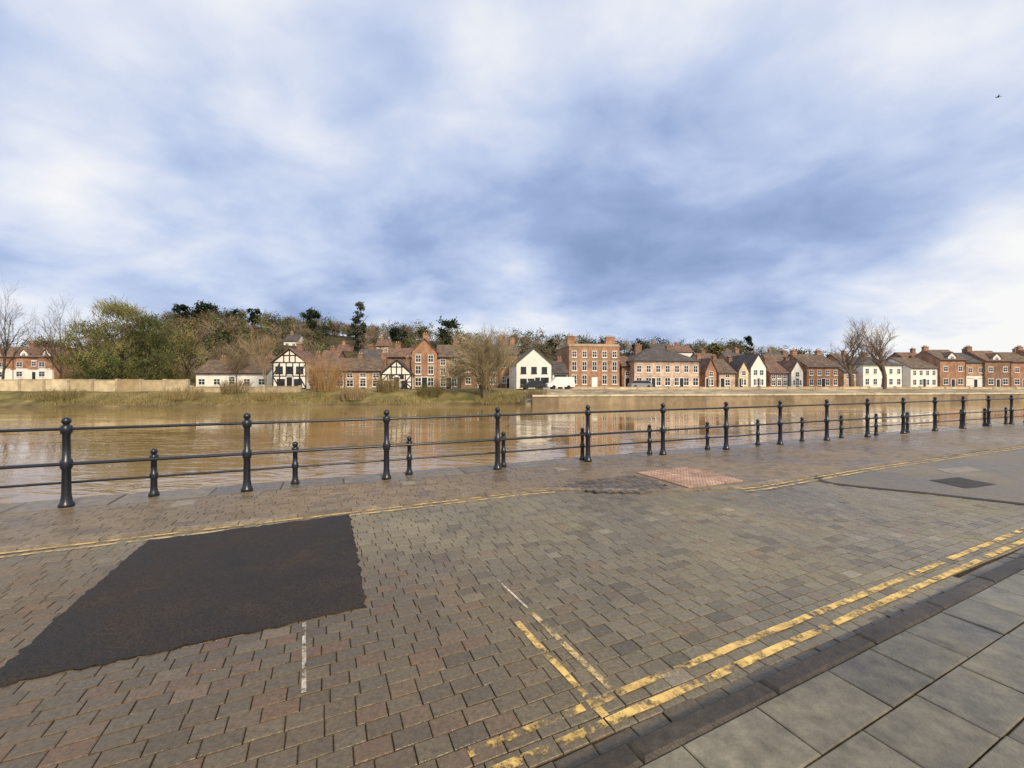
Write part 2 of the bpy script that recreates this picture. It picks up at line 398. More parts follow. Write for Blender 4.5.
for x,y in low:
    o=bpy.data.objects.new('post',pm);col.objects.link(o);o.parent=lf;o.location=(x-ox,y-oy,.02)
    f=bpy.data.objects.new('finial',fm);col.objects.link(f);f.parent=o
for nm,z in(('top_rail',.545),('bottom_rail',.29)):
    mb=MB()
    for (a,b) in zip(low,low[1:]): mb.tube((a[0]-ox,a[1]-oy,z),(b[0]-ox,b[1]-oy,z),.016,.016,8)
    mb.build(nm,M['iron'],lf,True)

# ------------------------------------------------------------------ river and far bank
mb=MB(); mb.add([(-900,-300,-1.5),(1200,-300,-1.5),(1200,400,-1.5),(-900,400,-1.5)],[(0,1,2,3)])
tag(mb.build('river',M['water']),'wide muddy brown river in flood','river',kind='structure')
BK=[(-900,20),(-200,38),(-65,53),(-33,56),(7,62),(96,78),(250,108),(900,240)]
bankY=lambda X:interp(X,BK)
RIDGE=[(-400,12),(0,12),(80,17),(150,25),(210,28),(260,27),(310,25),(360,23),(450,21),(520,19.5),(620,17),(760,16),(800,13),(900,9),(1024,6),(1500,4)]
def hgt(X,Y):
    v=Y-bankY(X)
    Lf=1-smooth(X,0,6)
    zl=interp(v,[(-5,-2.6),(1.2,-1.65),(2.2,-1.15),(6,.25),(12,.75),(40,.9)])
    zr=interp(v,[(0.2,-2.6),(.3,-.2),(6,.4),(9,.75),(40,.9)])
    z=zl*Lf+zr*(1-Lf)
    px=512+FPX*X/max(Y,5)
    z+=interp(px,RIDGE)*smooth(v,38,150)*(1-.65*smooth(v,230,900))
    z+= (nz(X,Y,.05,2)-.5)*1.6*smooth(v,25,60)
    z+= (nz(X,Y,.35,6)-.5)*.5*Lf*smooth(v,.5,3)*(1-smooth(v,7,12))
    return z
xs=[-900,-700,-550,-450,-380]+list(range(-330,-90,8))+[-90+k*2 for k in range(0,102)]+list(range(114,400,8))+[420,500,600,750,900]
vs_=[-5,-1,0,.2,.32,.8,1.5,2.2,3,4.5,6,8,10,12,16,20,26,32,38]+list(range(44,180,7))+[200,230,270,350,500,800,1500,3000]
mb=MB(); V=[]
for x in xs:
    for v in vs_:
        Y=bankY(x)+v; V.append((x,Y,hgt(x,Y)))
nv=len(vs_)
for i in range(len(xs)-1):
    for j in range(nv-1):
        x=xs[i];v=vs_[j];r=nz(x,v*2,.23,5)*.6+.4*random.random()
        if x>=2 and 8<=v<24: c=(.40,.33,.24)
        elif x>=2 and v<8: c=mixc((.27,.22,.14),(.38,.32,.22),r)
        elif v<2.2: c=(.15,.115,.06)
        elif v<8: c=mixc((.115,.115,.034),(.25,.19,.09),r)
        elif v<24: c=mixc((.14,.125,.05),(.25,.195,.11),r)
        else: c=mixc((.06,.052,.026),(.095,.072,.04),r)
        mb.f.append((i*nv+j,(i+1)*nv+j,(i+1)*nv+j+1,i*nv+j+1)); mb.c.append(c)
mb.v=V
tag(mb.build('hillside',M['terrain'],smooth=True),'far river bank rising to a wooded hillside','hillside',kind='structure')

def ray(px,Y): return (px-512)/FPX*Y
def zat(py,Y): return CAMH+(384-py)/FPX*Y
def bank_at(px):
    Y=60
    for _ in range(30): Y=bankY(ray(px,Y))
    return Y

t=empty('quay_wall',(0,bankY(3),0)); w=MB();c=MB()
X=3.0;WT=-.28
while X<300:
    X2=X+4
    A=(X,bankY(X)-bankY(3));B=(X2,bankY(X2)-bankY(3))
    w.add([(A[0],A[1]-.2,-2.6),(B[0],B[1]-.2,-2.6),(B[0],B[1]-.1,WT),(A[0],A[1]-.1,WT),(A[0],A[1]+.5,-2.6),(B[0],B[1]+.5,-2.6),(B[0],B[1]+.5,WT),(A[0],A[1]+.5,WT)],[(0,1,2,3),(3,2,6,7),(4,7,6,5)],mixc((.20,.15,.095),(.31,.245,.16),random.random()))
    c.add([(A[0]+.02,A[1]-.25,WT+.005),(B[0]-.02,B[1]-.25,WT+.005),(B[0]-.02,B[1]-.25,WT+.26),(A[0]+.02,A[1]-.25,WT+.26),(A[0]+.02,A[1]+.55,WT+.005),(B[0]-.02,B[1]+.55,WT+.005),(B[0]-.02,B[1]+.55,WT+.26),(A[0]+.02,A[1]+.55,WT+.26)],[(0,1,2,3),(3,2,6,7),(7,6,5,4),(0,3,7,4),(1,5,6,2)],mixc((.48,.41,.30),(.62,.54,.41),random.random()))
    X=X2
w.build('wall',M['attr'],t); c.build('coping',M['attr'],t)
tag(t,'long low stone quay wall at the water edge below the houses','wall')

def long_wall(name,px0,px1,v,ytop,label,ca,cb_,pier=3.2,low=.3,thick=.25):
    Ya=bank_at(px0)+v;Yb=bank_at(px1)+v;A=Vector((ray(px0,Ya),Ya,0));B=Vector((ray(px1,Yb),Yb,0))
    t=empty(name,(A.x,A.y,0),math.atan2(B.y-A.y,B.x-A.x)); L=(B-A).length
    zt=zat(ytop,(Ya+Yb)/2); zb=min(hgt(A.x,A.y),hgt(B.x,B.y))-low
    n=int(L/pier); wb=MB(); cb=MB()
    for k in range(n):
        x0=L*k/n;x1=L*(k+1)/n; dz=random.uniform(-.1,.06)
        wb.box(x0,-thick/2,zb,x1-.004,thick/2,zt-.12+dz,mixc(ca,cb_,random.random()))
        cb.box(x0+.05,-thick/2-.06,zt-.117+dz,x1-.05,thick/2+.06,zt-.03+dz,mixc(ca,cb_,random.random()))
    wb.build('wall',M['attr'],t); cb.build('coping',M['attr'],t)
    for k in range(n+1):
        x=L*k/n; pb=MB(); pb.box(x-.17,-thick/2-.1,zb,x+.17,thick/2+.1,zt+.06); pb.build('pier',M['stone'],t)
    return tag(t,label,'wall')
long_wall('garden_wall',-80,188,8.5,379.2,'long cream wall with stone piers on the left far bank',(.34,.26,.15),(.64,.54,.36))
long_wall('low_wall',192,300,6.5,385.7,'low pale wall in front of the timber framed house',(.30,.24,.16),(.48,.40,.28),pier=5)
long_wall('parapet_wall',572,1060,9.5,386.6,'long low cream parapet wall in front of the houses on the right far bank',(.45,.36,.23),(.62,.52,.36),pier=6)

# ------------------------------------------------------------------ buildings
def window(parent,x,z,w,h,frame,bars=(1,1),y=0):
    fb=MB();t=.08
    fb.box(x-w/2,y-.05,z,x-w/2+t,y+.03,z+h);fb.box(x+w/2-t,y-.05,z,x+w/2,y+.03,z+h)
    fb.box(x-w/2+t,y-.05,z,x+w/2-t,y+.03,z+t);fb.box(x-w/2+t,y-.05,z+h-t,x+w/2-t,y+.03,z+h)
    if bars[0]: fb.box(x-.03,y-.045,z+t,x+.03,y+.02,z+h-t)
    if bars[1]: fb.box(x-w/2+t,y-.042,z+h*.52,x+w/2-t,y+.02,z+h*.52+.06)
    fb.box(x-w/2-.08,y-.11,z-.1,x+w/2+.08,y+.03,z-.005)
    o=fb.build('window',frame,parent)
    pb=MB();pb.box(x-w/2+.05,y-.02,z+.05,x+w/2-.05,y+.012,z+h-.05);pb.build('pane',M['glass'],o)
def evenly(n,a=.1,b=.9): return [(a+b)/2] if n==1 else [a+(b-a)*k/(n-1) for k in range(n)]
def house(px0,px1,ye,yr,Y,yaw,d,roof,wm,rm,wins,chims,label,cat='house',frame='white_paint',doors=(.5,),timber=False,head=None,group=None,zb=None,door_m='black_paint',name='house',bays=(),dormers=(),lower=None,row=False):
    X=ray((px0+px1)/2,Y); w=(px1-px0)/FPX*Y*(.999 if row else .985)
    if zb is None: zb=hgt(X,Y)-.05
    t=empty(name,(X,Y,zb),R(yaw)); tag(t,label,cat,group)
    he=zat(ye,Y)-zb; rx=roof in('side','hip')
    hr=(zat(yr,Y+d/2) if rx else zat(yr,Y+.2))-zb
    h=w/2; wk=wm; wm=M[wm]; rmm=M[rm]
    wb=MB();rb=MB();bz=-1.2
    if roof=='side':
        wb.prism_x([(0,bz),(0,he),(d/2,hr),(d,he),(d,bz)],-h,h)
        sl=(hr-he)/(d/2);o=.3;e=0 if row else .18
        rb.prism_x([(-o,he-o*sl+.02),(d/2,hr+.02),(d+o,he-o*sl+.02),(d+o,he-o*sl+.2),(d/2,hr+.22),(-o,he-o*sl+.2)],-h-e,h+e)
    elif roof=='front':
        wb.prism_y([(-h,bz),(-h,he),(0,hr),(h,he),(h,bz)],0,d)
        sl=(hr-he)/h;o=.25
        rb.prism_y([(-h-o,he-o*sl+.02),(0,hr+.02),(h+o,he-o*sl+.02),(h+o,he-o*sl+.2),(0,hr+.22),(-h-o,he-o*sl+.2)],-.25,d+.2)
    elif roof=='hip':
        wb.box(-h,0,bz,h,d,he); o=.35;i=min(d/2,h*.8)
        rb.add([(-h-o,-o,he+.01),(h+o,-o,he+.01),(h+o,d+o,he+.01),(-h-o,d+o,he+.01),(-h+i,d/2,hr),(h-i,d/2,hr)],[(0,1,5,4),(1,2,5),(2,3,4,5),(3,0,4),(3,2,1,0)])
    else:
        wb.box(-h,0,bz,h,d,he)
        rb.box(-h-.12,-.12,he+.003,h+.12,d+.12,he+.22)
        rb.box(-h+.05,.05,he+.223,h-.05,.35,he+.5); rb.box(-h+.05,d-.35,he+.223,h-.05,d-.05,he+.5)
        sc=MB();sc.box(-h-.06,-.07,he*.66,h+.06,.02,he*.66+.18);sc.build('string_course',M['stone'],t)
    wb.build('wall',wm,t); ro=rb.build('roof',rmm,t)
    if lower:
        lb=MB(); lb.box(-h+.02,-.03,0,h-.02,.02,he*.44); lb.build('ground_floor_wall',M[lower],t)
    if rx:
        gb=MB(); gb.tube((-h,-.36,he-.12),(h,-.36,he-.12),.06,.06,6); gb.build('gutter',M['black_paint'],t)
        pb=MB(); pb.tube((h-.15,-.12,0),(h-.15,-.12,he-.2),.05,.05,6); pb.build('downpipe',M['black_paint'],t)
    for (fx,cw,yt) in chims:
        x=-h+fx*w; yc=d/2
        if roof=='parapet': yc=1.0
        zt=zat(yt,Y+yc)-zb; zz=he-.1
        cb=MB();cb.box(x-cw/2,yc-.35,zz,x+cw/2,yc+.35,zt-.35);cb.box(x-cw/2-.08,yc-.43,zt-.347,x+cw/2+.08,yc+.43,zt-.2)
        ch=cb.build('chimney',M['brick_dark'] if wk!='brick' else M['brick'],ro)
        pb=MB()
        for k in range(max(1,int(cw/.4))): pb.lathe([(.12,0),(.1,.35)],8,(x-cw/2+.2+k*.4,yc,zt-.197))
        pb.build('chimney_pot',M['brick_orange'],ch)
    for fx in dormers:
        x=-h+fx*w; z0=he+.1; db=MB(); yf=.25
        db.prism_y([(x-1,z0-.3),(x-1,z0+.9),(x,z0+1.9),(x+1,z0+.9),(x+1,z0-.3)],yf,d/2); dm=db.build('dormer',M['render'],t)
        rr=MB(); rr.prism_y([(x-1.2,z0+.75),(x,z0+1.95),(x+1.2,z0+.75),(x+1.2,z0+.9),(x,z0+2.1),(x-1.2,z0+.9)],yf-.2,d/2-.05); rr.build('dormer_roof',rmm,dm)
        window(t,x,z0,.9,.95,M[frame],y=yf)
    for fx in bays:
        x=-h+fx*w
        def bay(z0,z1):
            bb=MB(); bb.add([(x-1.3,0.02,z0),(x-.9,-.75,z0),(x+.9,-.75,z0),(x+1.3,.02,z0),(x-1.3,.02,z1),(x-.9,-.75,z1),(x+.9,-.75,z1),(x+1.3,.02,z1)],[(0,1,5,4),(1,2,6,5),(2,3,7,6),(4,5,6,7)]); return bb
        by=bay(he*.5,he*.93).build('bay',wm,t)
        bay(0,he*.497).build('bay_base',M['render'],by)
        window(t,x,.8,1.6,1.4,M[frame],y=-.75); window(t,x,he*.56,1.6,1.3,M[frame],y=-.75)
    for (zf,hh_,ww,fxs) in wins:
        for fx in fxs:
            x=-h+fx*w; window(t,x,zf*he,ww,hh_,M[frame])
            if head:
                lb=MB(); lb.box(x-ww/2-.15,-.035,zf*he+hh_+.01,x+ww/2+.15,.02,zf*he+hh_+.25); lb.build('window_head',M[head],t)
    for fx in doors:
        x=-h+fx*w; db=MB()
        db.box(x-.45,-.04,0,x+.45,.02,2.05); dr=db.build('door',M[door_m],t)
        fb=MB(); fb.box(x-.57,-.07,0,x-.453,.02,2.17); fb.box(x+.453,-.07,0,x+.57,.02,2.17); fb.box(x-.45,-.07,2.053,x+.45,.02,2.17); fb.build('door_frame',M['white_paint'],dr)
    if timber:
        tb_=MB();k=0
        def bar(x0,z0,x1,z1,wd=.18):
            nonlocal k;k+=1
            dx,dz=x1-x0,z1-z0;l=math.hypot(dx,dz);ox_,oz=-dz/l*wd/2,dx/l*wd/2
            tb_.prism_y([(x0-ox_,z0-oz),(x1-ox_,z1-oz),(x1+ox_,z1+oz),(x0+ox_,z0+oz)],-.022-.0012*k,.02)
        nn=max(4,int(w/1.0))
        for q in range(nn+1): bar(-h+.1+(w-.2)*q/nn,0,-h+.1+(w-.2)*q/nn,he)
        for z in (.15,he*.48,he-.1): bar(-h+.05,z,h-.05,z)
        for q in (0,nn-1):
            a=-h+.1+(w-.2)*q/nn;b=-h+.1+(w-.2)*(q+1)/nn; bar(a,he*.5,b,he*.95); bar(b,.2,a,he*.46)
        if roof=='front':
            bar(-h+.1,he,0,hr-.1,.22);bar(h-.1,he,0,hr-.1,.22);bar(0,he,0,hr-.2)
            m=(he+hr)/2; bar(-h/2,m,h/2,m); bar(-h/3,he,-h/3,he+(hr-he)*.6);bar(h/3,he,h/3,he+(hr-he)*.6)
        tb_.build('timber_frame',M['timber'],t)
    return t
E=evenly
for k,(a,b) in enumerate(((-62,-24),(-24,14),(14,54))):
    house(a,b,357,348,108,0,8,'side','brick','tile',[(.6,1.3,1.2,[.5])],[(.02,1.2,342)],
      ['red brick bay fronted house at the left end of the far left terrace','red brick bay fronted house in the middle of the far left terrace','red brick bay fronted house at the right end of the far left terrace'][k],group='red brick terrace on the left',bays=(.22,.78),head='white_paint',dormers=(.22,.78) if k!=1 else (.5,),lower='render',row=True)
house(198,266,373,361,72,6,8,'side','render','tile_brown',[(.25,1.1,1.1,E(5,.08,.92))],[(.2,.9,356),(.85,.9,357)],'low cream cottage range with long brown roof left of the timber framed house')
house(240,272,366,357,84,6,7,'side','brick_pale','tile_brown',[(.55,1.1,1.,[.25,.75])],[(.7,.9,352)],'small brick house standing behind the low cream cottage range')
house(273,306,362,349,71,6,9,'front','render','tile',[(.12,1.2,1.3,[.25,.75]),(.58,1.2,1.2,[.2,.5,.8])],[(.5,1.0,343)],'tall black and white timber framed house with front gable, right of the low cottage range',timber=True,frame='black_paint')
house(307,345,370.5,359,73,7,8,'side','brick_orange','tile',[(.12,1.2,1.2,E(3,.15,.85)),(.6,.9,1.1,E(3,.15,.85))],[(.12,.9,352)],'low orange brick cottage directly right of the timber framed house',row=True)
house(345,381,370.7,359,73.8,7,8,'side','brick_orange','tile_brown',[(.12,1.2,1.2,E(3,.15,.85)),(.6,.9,1.1,E(3,.15,.85))],[(.3,.9,353),(.95,.9,352)],'low orange brick cottage directly left of the small timbered gable cottage',row=True)
house(381,412,374,360,70,8,8,'front','render','slate',[(.15,1.1,1.0,[.25,.75]),(.72,.7,.9,[.35,.65])],[(.8,.8,356)],'small white timbered gable cottage beside the tall brick house',timber=True,frame='black_paint')
house(388,414,357,349,86,8,8,'side','brick_dark','tile',[(.6,1.2,1.1,[.3,.7])],[(.3,1.1,342)],'dark brick house with brown roof behind the small timbered cottage')
house(412,437,352,339,73,9,10,'front','brick','tile',[(.08,1.5,1.1,[.25,.75]),(.4,1.5,1.0,[.25,.75]),(.72,1.3,.95,[.25,.75])],[(.5,1.0,333)],'tall red brick house with front gable, left of the big bare willow',head='stone')
house(437.3,460,357,346,74,9,9,'side','brick_orange','tile_brown',[(.08,1.5,1.0,[.25,.75]),(.42,1.4,1.,[.25,.75]),(.74,1.1,.95,[.25,.75])],[(.85,1.0,339)],'three storey orange brick wing joined to the right of the tall gabled house',head='stone')
house(461,500,362,352,84,9,9,'side','brick_dark','slate',[(.15,1.4,1.1,E(3,.18,.82)),(.6,1.3,1.,E(3,.18,.82))],[(.2,1.2,344)],'dark brick house hidden behind the big bare willow')
house(498,519,354,345,85,9,9,'side','brick','slate',[(.15,1.4,1.,[.3,.7]),(.6,1.3,1.,[.3,.7])],[(.35,1.3,336),(.85,1.0,338)],'narrow brick house with two tall chimneys left of the white gabled house')
house(516,552,364,349,75,8,10,'front','render','slate',[(.08,1.5,1.2,[.2,.42]),(.08,1.7,1.6,[.8]),(.62,1.2,1.0,[.2,.5,.8])],[],'white rendered house with steep front gable and black windows',frame='black_paint',doors=(.6,))
house(552.4,568,373,362,76,8,8,'side','render','slate',[(.5,1.1,1.1,[.3,.7])],[(.8,.8,357)],'low white extension between the gabled white house and the tall flat topped brick house',frame='black_paint',doors=(.5,))
house(568,621,346.5,345,80,8,10,'parapet','brick','stone',[(.1,1.8,1.0,[.1,.3,.7,.9]),(.42,1.8,1.0,E(5)),(.74,1.2,.95,E(5))],[(.06,1.5,335.5),(.84,1.8,336)],'tall flat topped red brick house of three storeys with five window bays',head='stone',door_m='white_paint')
house(621.5,633,366,357,84,8,7,'side','brick_dark','tile',[(.55,1.0,1.,[.5])],[],'narrow dark brick link house right of the tall flat topped brick house')
house(632,703,361,348.5,83,8,10,'hip','brick_pink','slate',[(.1,1.6,1.2,E(7,.07,.93)),(.58,1.4,1.0,E(7,.07,.93))],[(.22,1.4,344),(.72,1.4,345)],'wide pinkish brick building with dark hipped roof and seven window bays',head='stone',doors=(.29,.71))
gl=['small brick gable house directly right of the wide pinkish brick building','small brick gable house second to the right of the wide pinkish brick building','cream gable house third to the right of the wide pinkish brick building']
for k,(a,b,wm,e_,r_) in enumerate(((705,717,'brick',371,359),(718,737,'brick_pale',373,360),(738.5,749,'cream',370,361.5))):
    house(a,b,e_,r_,87+k*.7,9,9,'side' if k==1 else 'front',wm,('tile','tile_brown','slate')[k],[(.15,1.3,1.2,[.5]),(.68,1.1,1.,[.5])],[(.5,.8,354+k)],gl[k].replace('gable house second','house with side roof second'),doors=(.2,))
house(750,767,367,354.5,89.5,9,10,'front','render','slate',[(.12,1.4,1.,[.3,.7]),(.6,1.2,1.,[.3,.7])],[],'tall narrow white gable house among small brick houses')
house(768.5,790,373,362,91,9,8,'side','brick_dark','tile',[(.15,1.2,1.,[.2,.5,.8]),(.6,1.1,1.,[.2,.5,.8])],[(.5,.9,357)],'small dark brick house directly right of the tall narrow white gable house')
house(790.5,804,371,361,92,9,8,'front','render','tile',[(.15,1.2,1.,[.3,.7]),(.65,1.1,1.,[.5])],[(.8,.9,356)],'low white gable house left of the brown roofed brick house')
house(804.5,842,367,355,93,10,9,'side','brick','tile_brown',[(.12,1.4,1.1,E(4,.12,.88)),(.6,1.2,1.,E(4,.12,.88))],[(.1,1.1,350),(.9,1.1,350)],'brown roofed brick house just left of the two bare riverside trees')
house(842.5,858,372,362,97,10,8,'side','brick_pale','slate',[(.55,1.1,1.,[.3,.7])],[],'small pale house behind the left bare riverside tree')
house(859,907,365,356.5,98,10,9,'hip','render','slate',[(.12,1.5,1.1,E(5,.1,.9)),(.6,1.3,1.,E(5,.1,.9))],[(.5,1.1,352)],'wide white house with hipped slate roof behind the right bare tree')
house(907.5,941,368,358.5,100,10,9,'side','render','tile_brown',[(.12,1.4,1.1,E(4,.14,.86)),(.62,1.2,1.,E(4,.14,.86))],[(.8,.9,355)],'white house with brown roof next to the right brick terrace')
rt=['brick house at the left end of the far right terrace','brick house second from left in the far right terrace','brick house third in the far right terrace','brick house fourth in the far right terrace, cut by the frame edge','brick house at the right end of the far right terrace, beyond the frame edge']
for k,(a,b) in enumerate(((940,966),(966,985),(985,1011),(1011,1038),(1038,1064))):
    house(a,b,(360,362.5,361,362,360)[k],(350.5,353.5,351.5,353,350)[k],(109.5,110.2,109.7,110.4,110)[k],0,9,'side',('brick','brick_orange','brick_dark','brick','brick')[k],('tile_brown','slate','tile','tile_brown','slate')[k],[(.1,1.5,1.4,[.22,.78]),(.58,1.3,1.2,[.22,.78])],[(.95 if k%2 else .08,1.3,346+k%2*2)],rt[k],head='stone',group='brick terrace on the right',row=True,dormers=(.5,) if k in(0,2) else (),lower='render' if k==1 else None)
br=[(318,336,361,351,93,'brick_dark','tile','brick house whose roof shows above the low orange brick cottage'),
    (358,379,359,350,96,'brick_pale','slate','pale house whose slate roof shows above the low brick cottage'),
    (703,724,365,354,104,'brick_pale','tile_brown','pale brick house rising behind the small brick gable houses'),
    (730,750,364,353,108,'brick','slate','brick house rising behind the cream gable house'),
    (772,800,366,355,110,'brick_orange','tile_brown','orange brick house behind the low white gable house'),
    (842,862,364,355,116,'brick','tile','brick house rising behind the small pale house'),
    (908,930,362,353,120,'brick_dark','tile','brick house rising behind the white brown roofed house')]
for q in br:
    house(q[0],q[1],q[2],q[3],q[4],random.choice((4,9,14)),8,'side',q[5],q[6],[(.6,1.2,1.1,[.25,.75])],[(random.choice((.1,.5,.9)),1.1,q[3]-5)],q[7])
hh=[(336,352,352,345,150,'brick','tile'),(652,672,350,344,150,'brick_dark','slate'),(676,694,352,346,155,'render','tile'),(716,736,356,349,140,'brick','tile_brown'),(772,792,361,353,140,'cream','slate'),(284,297,341,335,150,'render','slate'),(376,389,346,340,145,'brick_pale','tile')]
hl=['hillside house with red tiled roof above the low brick cottages','dark slate roofed hillside house above the wide pinkish brick building','white hillside house above the wide pinkish brick building','brown roofed hillside house above the small brick gable houses','cream hillside house above the low white gable house','white hillside house above the timber framed house','pale brick hillside house above the small timbered gable cottage']
for k,q in enumerate(hh):
    house(q[0],q[1],q[2],q[3],q[4],6,8,'side',q[5],q[6],[(.55,1.2,1.1,[.25,.75])],[(.3,1.1,q[3]-4)],hl[k],zb=min(hgt(ray((q[0]+q[1])/2,q[4]),q[4]),zat(q[2],q[4])-4.5))

# ------------------------------------------------------------------ trees
def bare(trunk,crown,p,d,L,r,lev,maxl,rng,cols,minr=.014,up=.12,spread=(25,50),nch=(4,6),droop=0,first=.42):
    segs=3 if lev<2 else 2
    pts=[Vector(p)];dd=Vector(d)
    for k in range(segs):
        dd=(dd+Vector((rng.uniform(-1,1),rng.uniform(-1,1),rng.uniform(-.6,.8)+up*5-(droop*5 if lev>=maxl-1 else 0)))*.16).normalized()
        pts.append(pts[-1]+dd*(L/segs))
    tgt=trunk if lev<=1 else crown; n=(8,6,4,3,3,3)[min(lev,5)]
    c=cols[0] if lev<=2 else cols[1]
    for k in range(segs):
        ra=max(minr,r*(1-.55*k/segs));rb=max(minr*.7,r*(1-.55*(k+1)/segs))
        tgt.tube(pts[k],pts[k+1],ra,rb,n,c)
    if lev>=maxl: return
    m=rng.randint(*nch)+(2 if lev==0 else 0)
    for q in range(m):
        f=(.25 if lev>0 else first); f=f+(1-f)*(q+rng.random())/m
        f=min(f,.999); k=int(f*segs); u=f*segs-k; P_=pts[k].lerp(pts[k+1],u)
        base=(pts[k+1]-pts[k]).normalized(); a=base.orthogonal().normalized()
        a=Matrix.Rotation(rng.uniform(0,6.283),3,base)@a; ang=R(rng.uniform(*spread))
        nd=base*math.cos(ang)+a*math.sin(ang)
        bare(trunk,crown,P_,nd,L*rng.uniform(.5,.72)*(1.15 if lev==0 and f<.6 else 1),max(minr,r*(1-.5*f)*.58),lev+1,maxl,rng,cols,minr,up,spread,nch,droop)
def bare_tree(px,Y,ytop,label,seed,maxl=4,cols=((.085,.065,.05),(.13,.085,.06)),stems=1,spread=(22,48),nch=(4,6),minr=.016,cat='tree',group=None,droop=0,trunkf=.5,name='bare_tree',up=.05,rscale=1,wpx=None,first=.3,lean0=(.25,.6),pct=1.0):
    X=ray(px,Y);z=hgt(X,Y)-.1;H=zat(ytop,Y)-z
    t=empty(name,(X,Y,z));tag(t,label,cat,group);rng=random.Random(seed)
    a=MB();b=MB()
    for k in range(stems):
        ang=6.283*k/stems+rng.random(); lean=0 if stems==1 else rng.uniform(*lean0)
        bare(a,b,(0,0,0) if stems==1 else (.25*math.cos(ang),.25*math.sin(ang),0),Vector((lean*math.cos(ang),lean*math.sin(ang),1)).normalized(),H*trunkf,H*.02*rscale*(1 if stems==1 else .6),0,maxl,rng,cols,minr,up,spread,nch,droop,first)
    zs=sorted(v[2] for v in b.v); k=H/zs[min(len(zs)-1,int(len(zs)*pct))]; wide=1
    if wpx:
        xr=sorted(abs(v[0]) for v in b.v); wide=(wpx/FPX*Y/2)/(xr[int(len(xr)*.985)]*k)
    for q in (a,b): q.v=[(x*k*wide,y*k*wide,zz*k) for x,y,zz in q.v]
    a.build('trunk',M['foliage'],t); b.build('crown',M['foliage'],t); return t
def leafquad(mb,p,s,rng,c):
    a=Vector((rng.gauss(0,1),rng.gauss(0,1),rng.gauss(0,1))).normalized();b=a.orthogonal().normalized()
    n=a.cross(b); a=b*s*rng.uniform(.6,1.2); b=n*s*rng.uniform(.4,.9)
    p=Vector(p); mb.add([tuple(p-a-b*.3),tuple(p+b*-.6+a*.2),tuple(p+a+b*.2),tuple(p-a*.2+b)],[(0,1,2,3)],c)
def leafy_tree(px,Y,ytop,label,seed,wpx,dark,light,clumps=45,per=70,ls=.3,crown0=.25,cat='tree',shape='round',group=None,name='leafy_tree',twigs=False):
    X=ray(px,Y);z=hgt(X,Y)-.1;H=zat(ytop,Y)-z;W=wpx/FPX*Y/2
    t=empty(name,(X,Y,z));tag(t,label,cat,group);rng=random.Random(seed)
    a=MB();b=MB()
    bare(a,b,(0,0,0),(0,0,1),H*.5,H*.022,0,2,rng,((.07,.055,.04),(.07,.055,.04)),.04,.05,(25,50),(4,5))
    k=H*.92/max(v[2] for v in a.v+b.v)
    a.v=[(x*k,y*k,zz*k) for x,y,zz in a.v]
    b=MB()
    for q in range(clumps):
        f=rng.random(); zc=H*(crown0+(1-crown0)*f)
        if shape=='cone': rr=W*(1-f)**.8+.15*W
        elif shape=='column': rr=W*(.55+.45*math.sin(math.pi*min(1,f*1.05)))*(1 if f<.8 else .6)
        elif shape=='flat': rr=W*(.3+.7*math.sin(math.pi*(.25+.6*f)))
        else: rr=W*math.sqrt(max(.05,1-(2*f-1)**2*.92))
        th=rng.uniform(0,6.283);rad=rr*math.sqrt(rng.random())*.9
        c0=Vector((rad*math.cos(th),rad*math.sin(th),zc-H*.03)); cr=W*rng.uniform(.16,.34)
        cc=mixc(dark,light,rng.random()**1.2)
        for _ in range(per):
            o=Vector((rng.gauss(0,1),rng.gauss(0,1),rng.gauss(0,.75)))*cr*.6
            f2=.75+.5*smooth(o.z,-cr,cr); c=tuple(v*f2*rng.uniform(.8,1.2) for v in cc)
            if twigs and rng.random()<.55:
                p0=c0+o; d=Vector((o.x*.5+rng.gauss(0,.4),o.y*.5+rng.gauss(0,.4),rng.uniform(.3,1.4))).normalized(); s=d.orthogonal().normalized()*.035
                e=p0+d*rng.uniform(.6,1.5); b.add([tuple(p0-s),tuple(p0+s),tuple(e)],[(0,1,2)],c)
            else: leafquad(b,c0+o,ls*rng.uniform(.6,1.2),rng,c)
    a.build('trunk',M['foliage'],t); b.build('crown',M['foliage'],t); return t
def shrub(px,Y,wpx,hpx,label,seed,dark,light,n=350,name='shrub',upright=.5):
    X=ray(px,Y);z=hgt(X,Y)-.1;H=hpx/FPX*Y;W=wpx/FPX*Y/2
    rng=random.Random(seed); t=empty(name,(X,Y,z)); tag(t,label,'shrub')
    b=MB()
    for q in range(n):
        th=rng.uniform(0,6.283);r0=W*.6*math.sqrt(rng.random());p=Vector((r0*math.cos(th),r0*math.sin(th),0))
        d=Vector((math.cos(th)*rng.uniform(0,1)*(1-upright),math.sin(th)*rng.uniform(0,1)*(1-upright),1)).normalized()
        L=H*rng.uniform(.4,.95)*(1-.35*r0/W);c=mixc(dark,light,rng.random())
        m=p+d*L*.5; e=m+(d+Vector((rng.uniform(-.4,.4),rng.uniform(-.4,.4),rng.uniform(-.2,.1)))).normalized()*L*.5
        b.tube(p,m,.03,.022,3,c); b.tube(m,e,.022,.01,3,c)
        for _ in range(3):
            s0=m.lerp(e,rng.random()); e2=s0+(d+Vector((rng.uniform(-.8,.8),rng.uniform(-.8,.8),.2))).normalized()*L*.22
            b.tube(s0,e2,.016,.008,3,c)
    b.build('twigs',M['foliage'],t)

